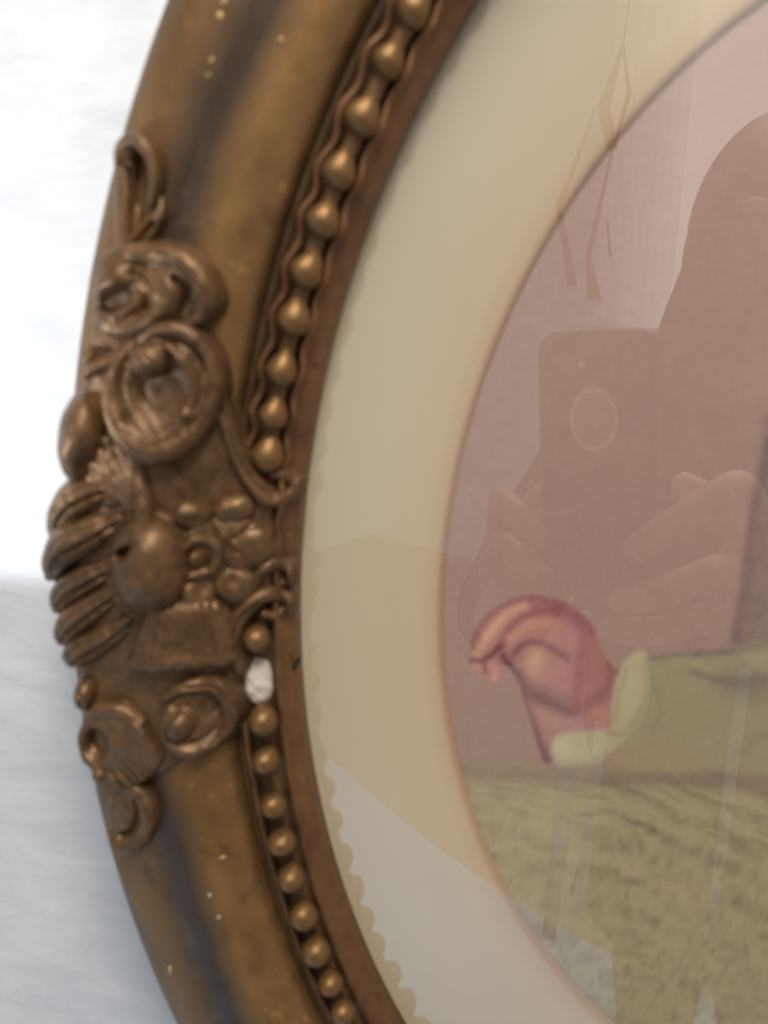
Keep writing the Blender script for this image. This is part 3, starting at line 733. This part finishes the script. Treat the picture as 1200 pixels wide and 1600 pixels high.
disc('lens_surround', 0, 0, 11, 8, 3.4, 4.2, M_RED, .7); disc('lens', 0, 0, 5, 5, 3.0, 4.2, M_LENS, .5); disc('flash', -28, 2, 2.5, 2.5, 3.7, 4.2, M_RIM)

# ------------------------------------------------------------------ the person holding it
M_SKIN = NT('skin'); f = M_SKIN.noise(60, 4); M_SKIN.l(M_SKIN.ramp(f, [(.3, (.55, .32, .24)), (.7, (.68, .42, .32))]), M_SKIN.p.inputs['Base Color']); M_SKIN.set(Roughness=.5); M_SKIN = M_SKIN.m
M_TOP = plain('brown_knit_top', (0.085, 0.062, 0.050), 0.9, 0, 120, .2, .3); M_HAIR = plain('brown_hair', (0.050, 0.030, 0.020), 0.5, 0, 60, .3, .3); M_TROUS = plain('tan_trousers', (0.40, 0.33, 0.26), .9)
person = empty('person', B((95, FLOOR_Y, 560)))
tag(person, 'person in a dark top holding a phone in both hands', 'person')
PERINV = Matrix.Translation(-person.location)
def skin(name, verts, edges, radii, mat, root=0, sub=2):
    me = bpy.data.meshes.new(name); me.from_pydata([tuple(BA(v)) for v in verts], edges, []); me.materials.append(mat)
    o = link(bpy.data.objects.new(name, me), person); o.matrix_parent_inverse = PERINV
    md = o.modifiers.new('skin', 'SKIN'); md.use_smooth_shade = True
    for i, rr in enumerate(radii):
        sv = me.skin_vertices[0].data[i]; sv.radius = (rr/1000, rr/1000) if np.isscalar(rr) else (rr[0]/1000, rr[1]/1000); sv.use_root = (i == root)
    o.modifiers.new('sub', 'SUBSURF').levels = sub; o.modifiers['sub'].render_levels = sub
    return o
def cw(x, y, d): return tuple(camp(x, y, d))
# body with hands: pelvis, spine, head, arms, fingers, legs in one skeleton
Vb = []; Eb = []; Rb = []
def node(p, r, parent=None):
    Vb.append(tuple(p)); Rb.append(r)
    if parent is not None: Eb.append((parent, len(Vb)-1))
    return len(Vb)-1
pel = node((165, -560, 600), 120); wai = node((125, -400, 590), 108, pel); che = node((95, -190, 580), 122, wai); upc = node((95, -60, 572), 92, che); nk = node((95, 15, 560), 52, upc)
hd0 = node((98, 85, 535), 62, nk); hd1 = node((102, 158, 522), 78, hd0); hd2 = node((102, 225, 535), 68, hd1)
for sgn in (-1, 1):
    hip = node((190+sgn*85, -640, 600), 88, pel); kn = node((235+sgn*85, -960, 600), 58, hip); an_ = node((260+sgn*90, -1330, 620), 40, kn); node((262+sgn*100, -1348, 510), 28, an_)
shl = node((-62, -45, 565), 56, upc); ell_ = node((-150, -270, 470), 44, shl); wl = node(cw(-118, -205, 62), 28, ell_); pl = node(cw(-104, -150, 34), 27, wl)
shr = node((250, -45, 565), 56, upc); elr = node((330, -270, 460), 44, shr); wr = node(cw(92, -200, 70), 28, elr); pr_ = node(cw(84, -140, 36), 27, wr)
def finger(root, pts, r0, r1):
    p = root
    for i, q in enumerate(pts): p = node(cw(*q), r0+(r1-r0)*i/(len(pts)-1), p)
finger(pl, [(-98,-100,14),(-90,-86,-2),(-72,-92,-9),(-50,-112,-9)], 11, 9)
finger(pl, [(-100,-128,10),(-92,-116,-5),(-70,-124,-10),(-46,-138,-9)], 11, 9)
finger(pl, [(-100,-152,12),(-90,-146,-4),(-70,-152,-9),(-48,-160,-7)], 10.5, 8.5)
finger(pl, [(-92,-120,40),(-74,-96,34),(-52,-84,26)], 12, 10)
finger(pr_, [(84,-92,14),(74,-62,-2),(40,-86,-10),(6,-112,-9)], 13, 10)
finger(pr_, [(84,-128,10),(66,-116,-5),(30,-134,-10),(-6,-148,-9)], 12.5, 10)
finger(pr_, [(80,-156,12),(60,-150,-4),(26,-164,-9),(-14,-168,-7)], 12, 9)
finger(pr_, [(72,-110,40),(52,-86,32),(28,-74,26)], 12, 10)
skin('body', Vb, Eb, Rb, M_SKIN, 0, 2)
# clothes
Vc = []; Ec = []; Rc = []
Vb, Eb, Rb = Vc, Ec, Rc
t0 = node((165, -600, 600), 132); t1_ = node((100, -400, 590), 160, t0); t2_ = node((70, -190, 580), 180, t1_); t3_ = node((95, -62, 572), 108, t2_); node((95, -8, 562), 66, t3_)
a = node((-62, -45, 565), 68, t3_); b = node((-150, -270, 470), 66, a); node(cw(-124, -222, 90), 40, b)
a = node((250, -45, 565), 68, t3_); b = node((330, -270, 460), 54, a); node(cw(104, -222, 96), 40, b)
skin('top', Vb, Eb, Rb, M_TOP, 0, 2)
Vb, Eb, Rb = [], [], []
p0 = node((165, -585, 600), 128)
for sgn in (-1, 1):
    hip = node((190+sgn*85, -650, 600), 96, p0); kn = node((235+sgn*85, -960, 600), 68, hip); node((260+sgn*90, -1310, 620), 53, kn)
skin('trousers', Vb, Eb, Rb, M_TROUS, 0, 2)
# hair: a cap falling to the shoulders, open at the face
V = []; F = []; nu, nv = 40, 26
for j in range(nv+1):
    f = j/nv
    for i in range(nu+1):
        a = math.radians(-76+(332*i/nu))          # opening towards -H side (the face looks at the picture)
        if f < .45: 
            th = f/.45*math.pi/2; rr = math.sin(th)*92; y = 148+math.cos(th)*122
        else:
            g = (f-.45)/.55; rr = 90+6*g+38*g**2.2+(5+5*g)*math.sin(a*9+g*4); y = 148-g*165
        x = 104+rr*1.02*math.cos(a); h = 545+rr*1.0*math.sin(a)
        V.append(BA((x, y, h)))
for j in range(nv):
    for i in range(nu): F.append((j*(nu+1)+i, j*(nu+1)+i+1, (j+1)*(nu+1)+i+1, (j+1)*(nu+1)+i))
ho = mesh_obj('hair', V, F, M_HAIR, person); ho.matrix_parent_inverse = PERINV
sm = ho.modifiers.new('thick', 'SOLIDIFY'); sm.thickness = 0.014; sm.offset = 0
def ball(name, c, r, mat):
    bm = bmesh.new(); bmesh.ops.create_uvsphere(bm, u_segments=16, v_segments=10, radius=1)
    me = bpy.data.meshes.new(name); bm.to_mesh(me); bm.free(); me.polygons.foreach_set('use_smooth', [True]*len(me.polygons)); me.materials.append(mat)
    o = link(bpy.data.objects.new(name, me), person); o.matrix_parent_inverse = PERINV; o.location = B(c); o.scale = (r[0]/1000, r[2]/1000, r[1]/1000); return o
M_EYE = plain('eye', (.2, .18, .16), .7); M_LIPS = plain('lips', (.34, .12, .10), .5)
for sx in (-30, 30): ball('eye', (102+sx, 156, 448), (13, 8, 8), M_EYE)
ball('nose', (102, 126, 440), (13, 24, 14), M_SKIN); ball('mouth', (102, 88, 456), (24, 8, 10), M_LIPS)

# ------------------------------------------------------------------ other things mirrored in the glass
M_WHITE = plain('white_paint', (.80, .80, .80), .5); M_WOOD = plain('brown_wood', (.22, .14, .08), .5, 0, 12, .3)
def boxm(name, x0, x1, y0, y1, h0, h1, mat, parent=None):
    c = [B((x, y, h)) for x in (x0, x1) for y in (y0, y1) for h in (h0, h1)]
    return mesh_obj(name, c, [(0,1,3,2),(4,6,7,5),(0,4,5,1),(2,3,7,6),(0,2,6,4),(1,5,7,3)], mat, parent, False)

M_SCARF = plain('white_scarf', (.74, .76, .78), .9, 0, 200, .05)
def ribbon(name, pts, mat, parent, inv, thick=5, smooth=True):
    """flat hanging band: (x, y, h, width)"""
    P = catmull(np.array(pts, float), 6) if smooth else np.array(pts, float); V = []; F = []
    for x, y, h, wd in P:
        V += [BA((x-wd/2, y, h)), BA((x+wd/2, y, h)), BA((x+wd/2, y, h+thick)), BA((x-wd/2, y, h+thick))]
    for i in range(len(P)-1):
        for q in range(4): F.append((4*i+q, 4*i+(q+1) % 4, 4*i+4+(q+1) % 4, 4*i+4+q))
    F += [(3, 2, 1, 0), tuple(4*(len(P)-1)+q for q in range(4))]
    o = mesh_obj(name, V, F, mat, parent, False); o.matrix_parent_inverse = inv; return o
ribbon('trim', [(-42, -215, 431, 21), (-40, -239, 430, 21), (-36, -327, 430, 24), (-33, -418, 430, 22), (-30, -534, 430, 19), (-28, -640, 430, 16)], M_SCARF, person, PERINV)
ribbon('trim', [(-6, -325, 431, 13), (-3, -340, 430, 13), (0, -447, 430, 14), (4, -595, 430, 14)], M_SCARF, person, PERINV)
ribbon('trim', [(128, -240, 431, 12), (130, -256, 430, 12), (139, -370, 430, 12), (158, -566, 430, 10)], M_SCARF, person, PERINV)
orn = empty('hanging_ornament', B((-480, 290, 1900))); tag(orn, 'bent brown strips hanging as an open twisted ornament', 'ornament')
OI = Matrix.Translation(-orn.location); M_STRIP = plain('brown_strip', (.26, .19, .12), .6)
for q in ([(-414,1100,1900,12),(-367,939,1900,16),(-398,760,1900,10)], [(-414,1100,1900,10),(-455,894,1900,48),(-402,760,1900,40)], [(-490,890,1900,14),(-549,664,1900,16),(-581,584,1900,24),(-553,520,1900,26),(-485,334,1900,36)],
          [(-402,760,1900,12),(-414,641,1900,12),(-440,424,1900,20),(-396,290,1900,54)], [(-387,542,1900,8),(-358,425,1900,10)], [(-414,1095,1905,5),(-414,1400,1905,5),(-414,1800,1905,5)]):
    ribbon('strip', q, M_STRIP, orn, OI, 8, False)
M_RUG = plain('pale_blue_rug', (.58, .78, .97), .95, 0, 30, .06, .3)
V = [B((-1700, FLOOR_Y+12, 1570)), B((500, FLOOR_Y+12, 1000)), B((500, FLOOR_Y+12, -20)), B((-1700, FLOOR_Y+12, -20))]
V += [B((v.x*1000, FLOOR_Y+1, -v.y*1000)) for v in V]
tag(mesh_obj('rug', V, [(0,1,2,3),(4,7,6,5),(0,4,5,1),(1,5,6,2),(2,6,7,3),(3,7,4,0)], M_RUG, None, False), 'pale blue rug lying on the floor below the frame', 'rug')
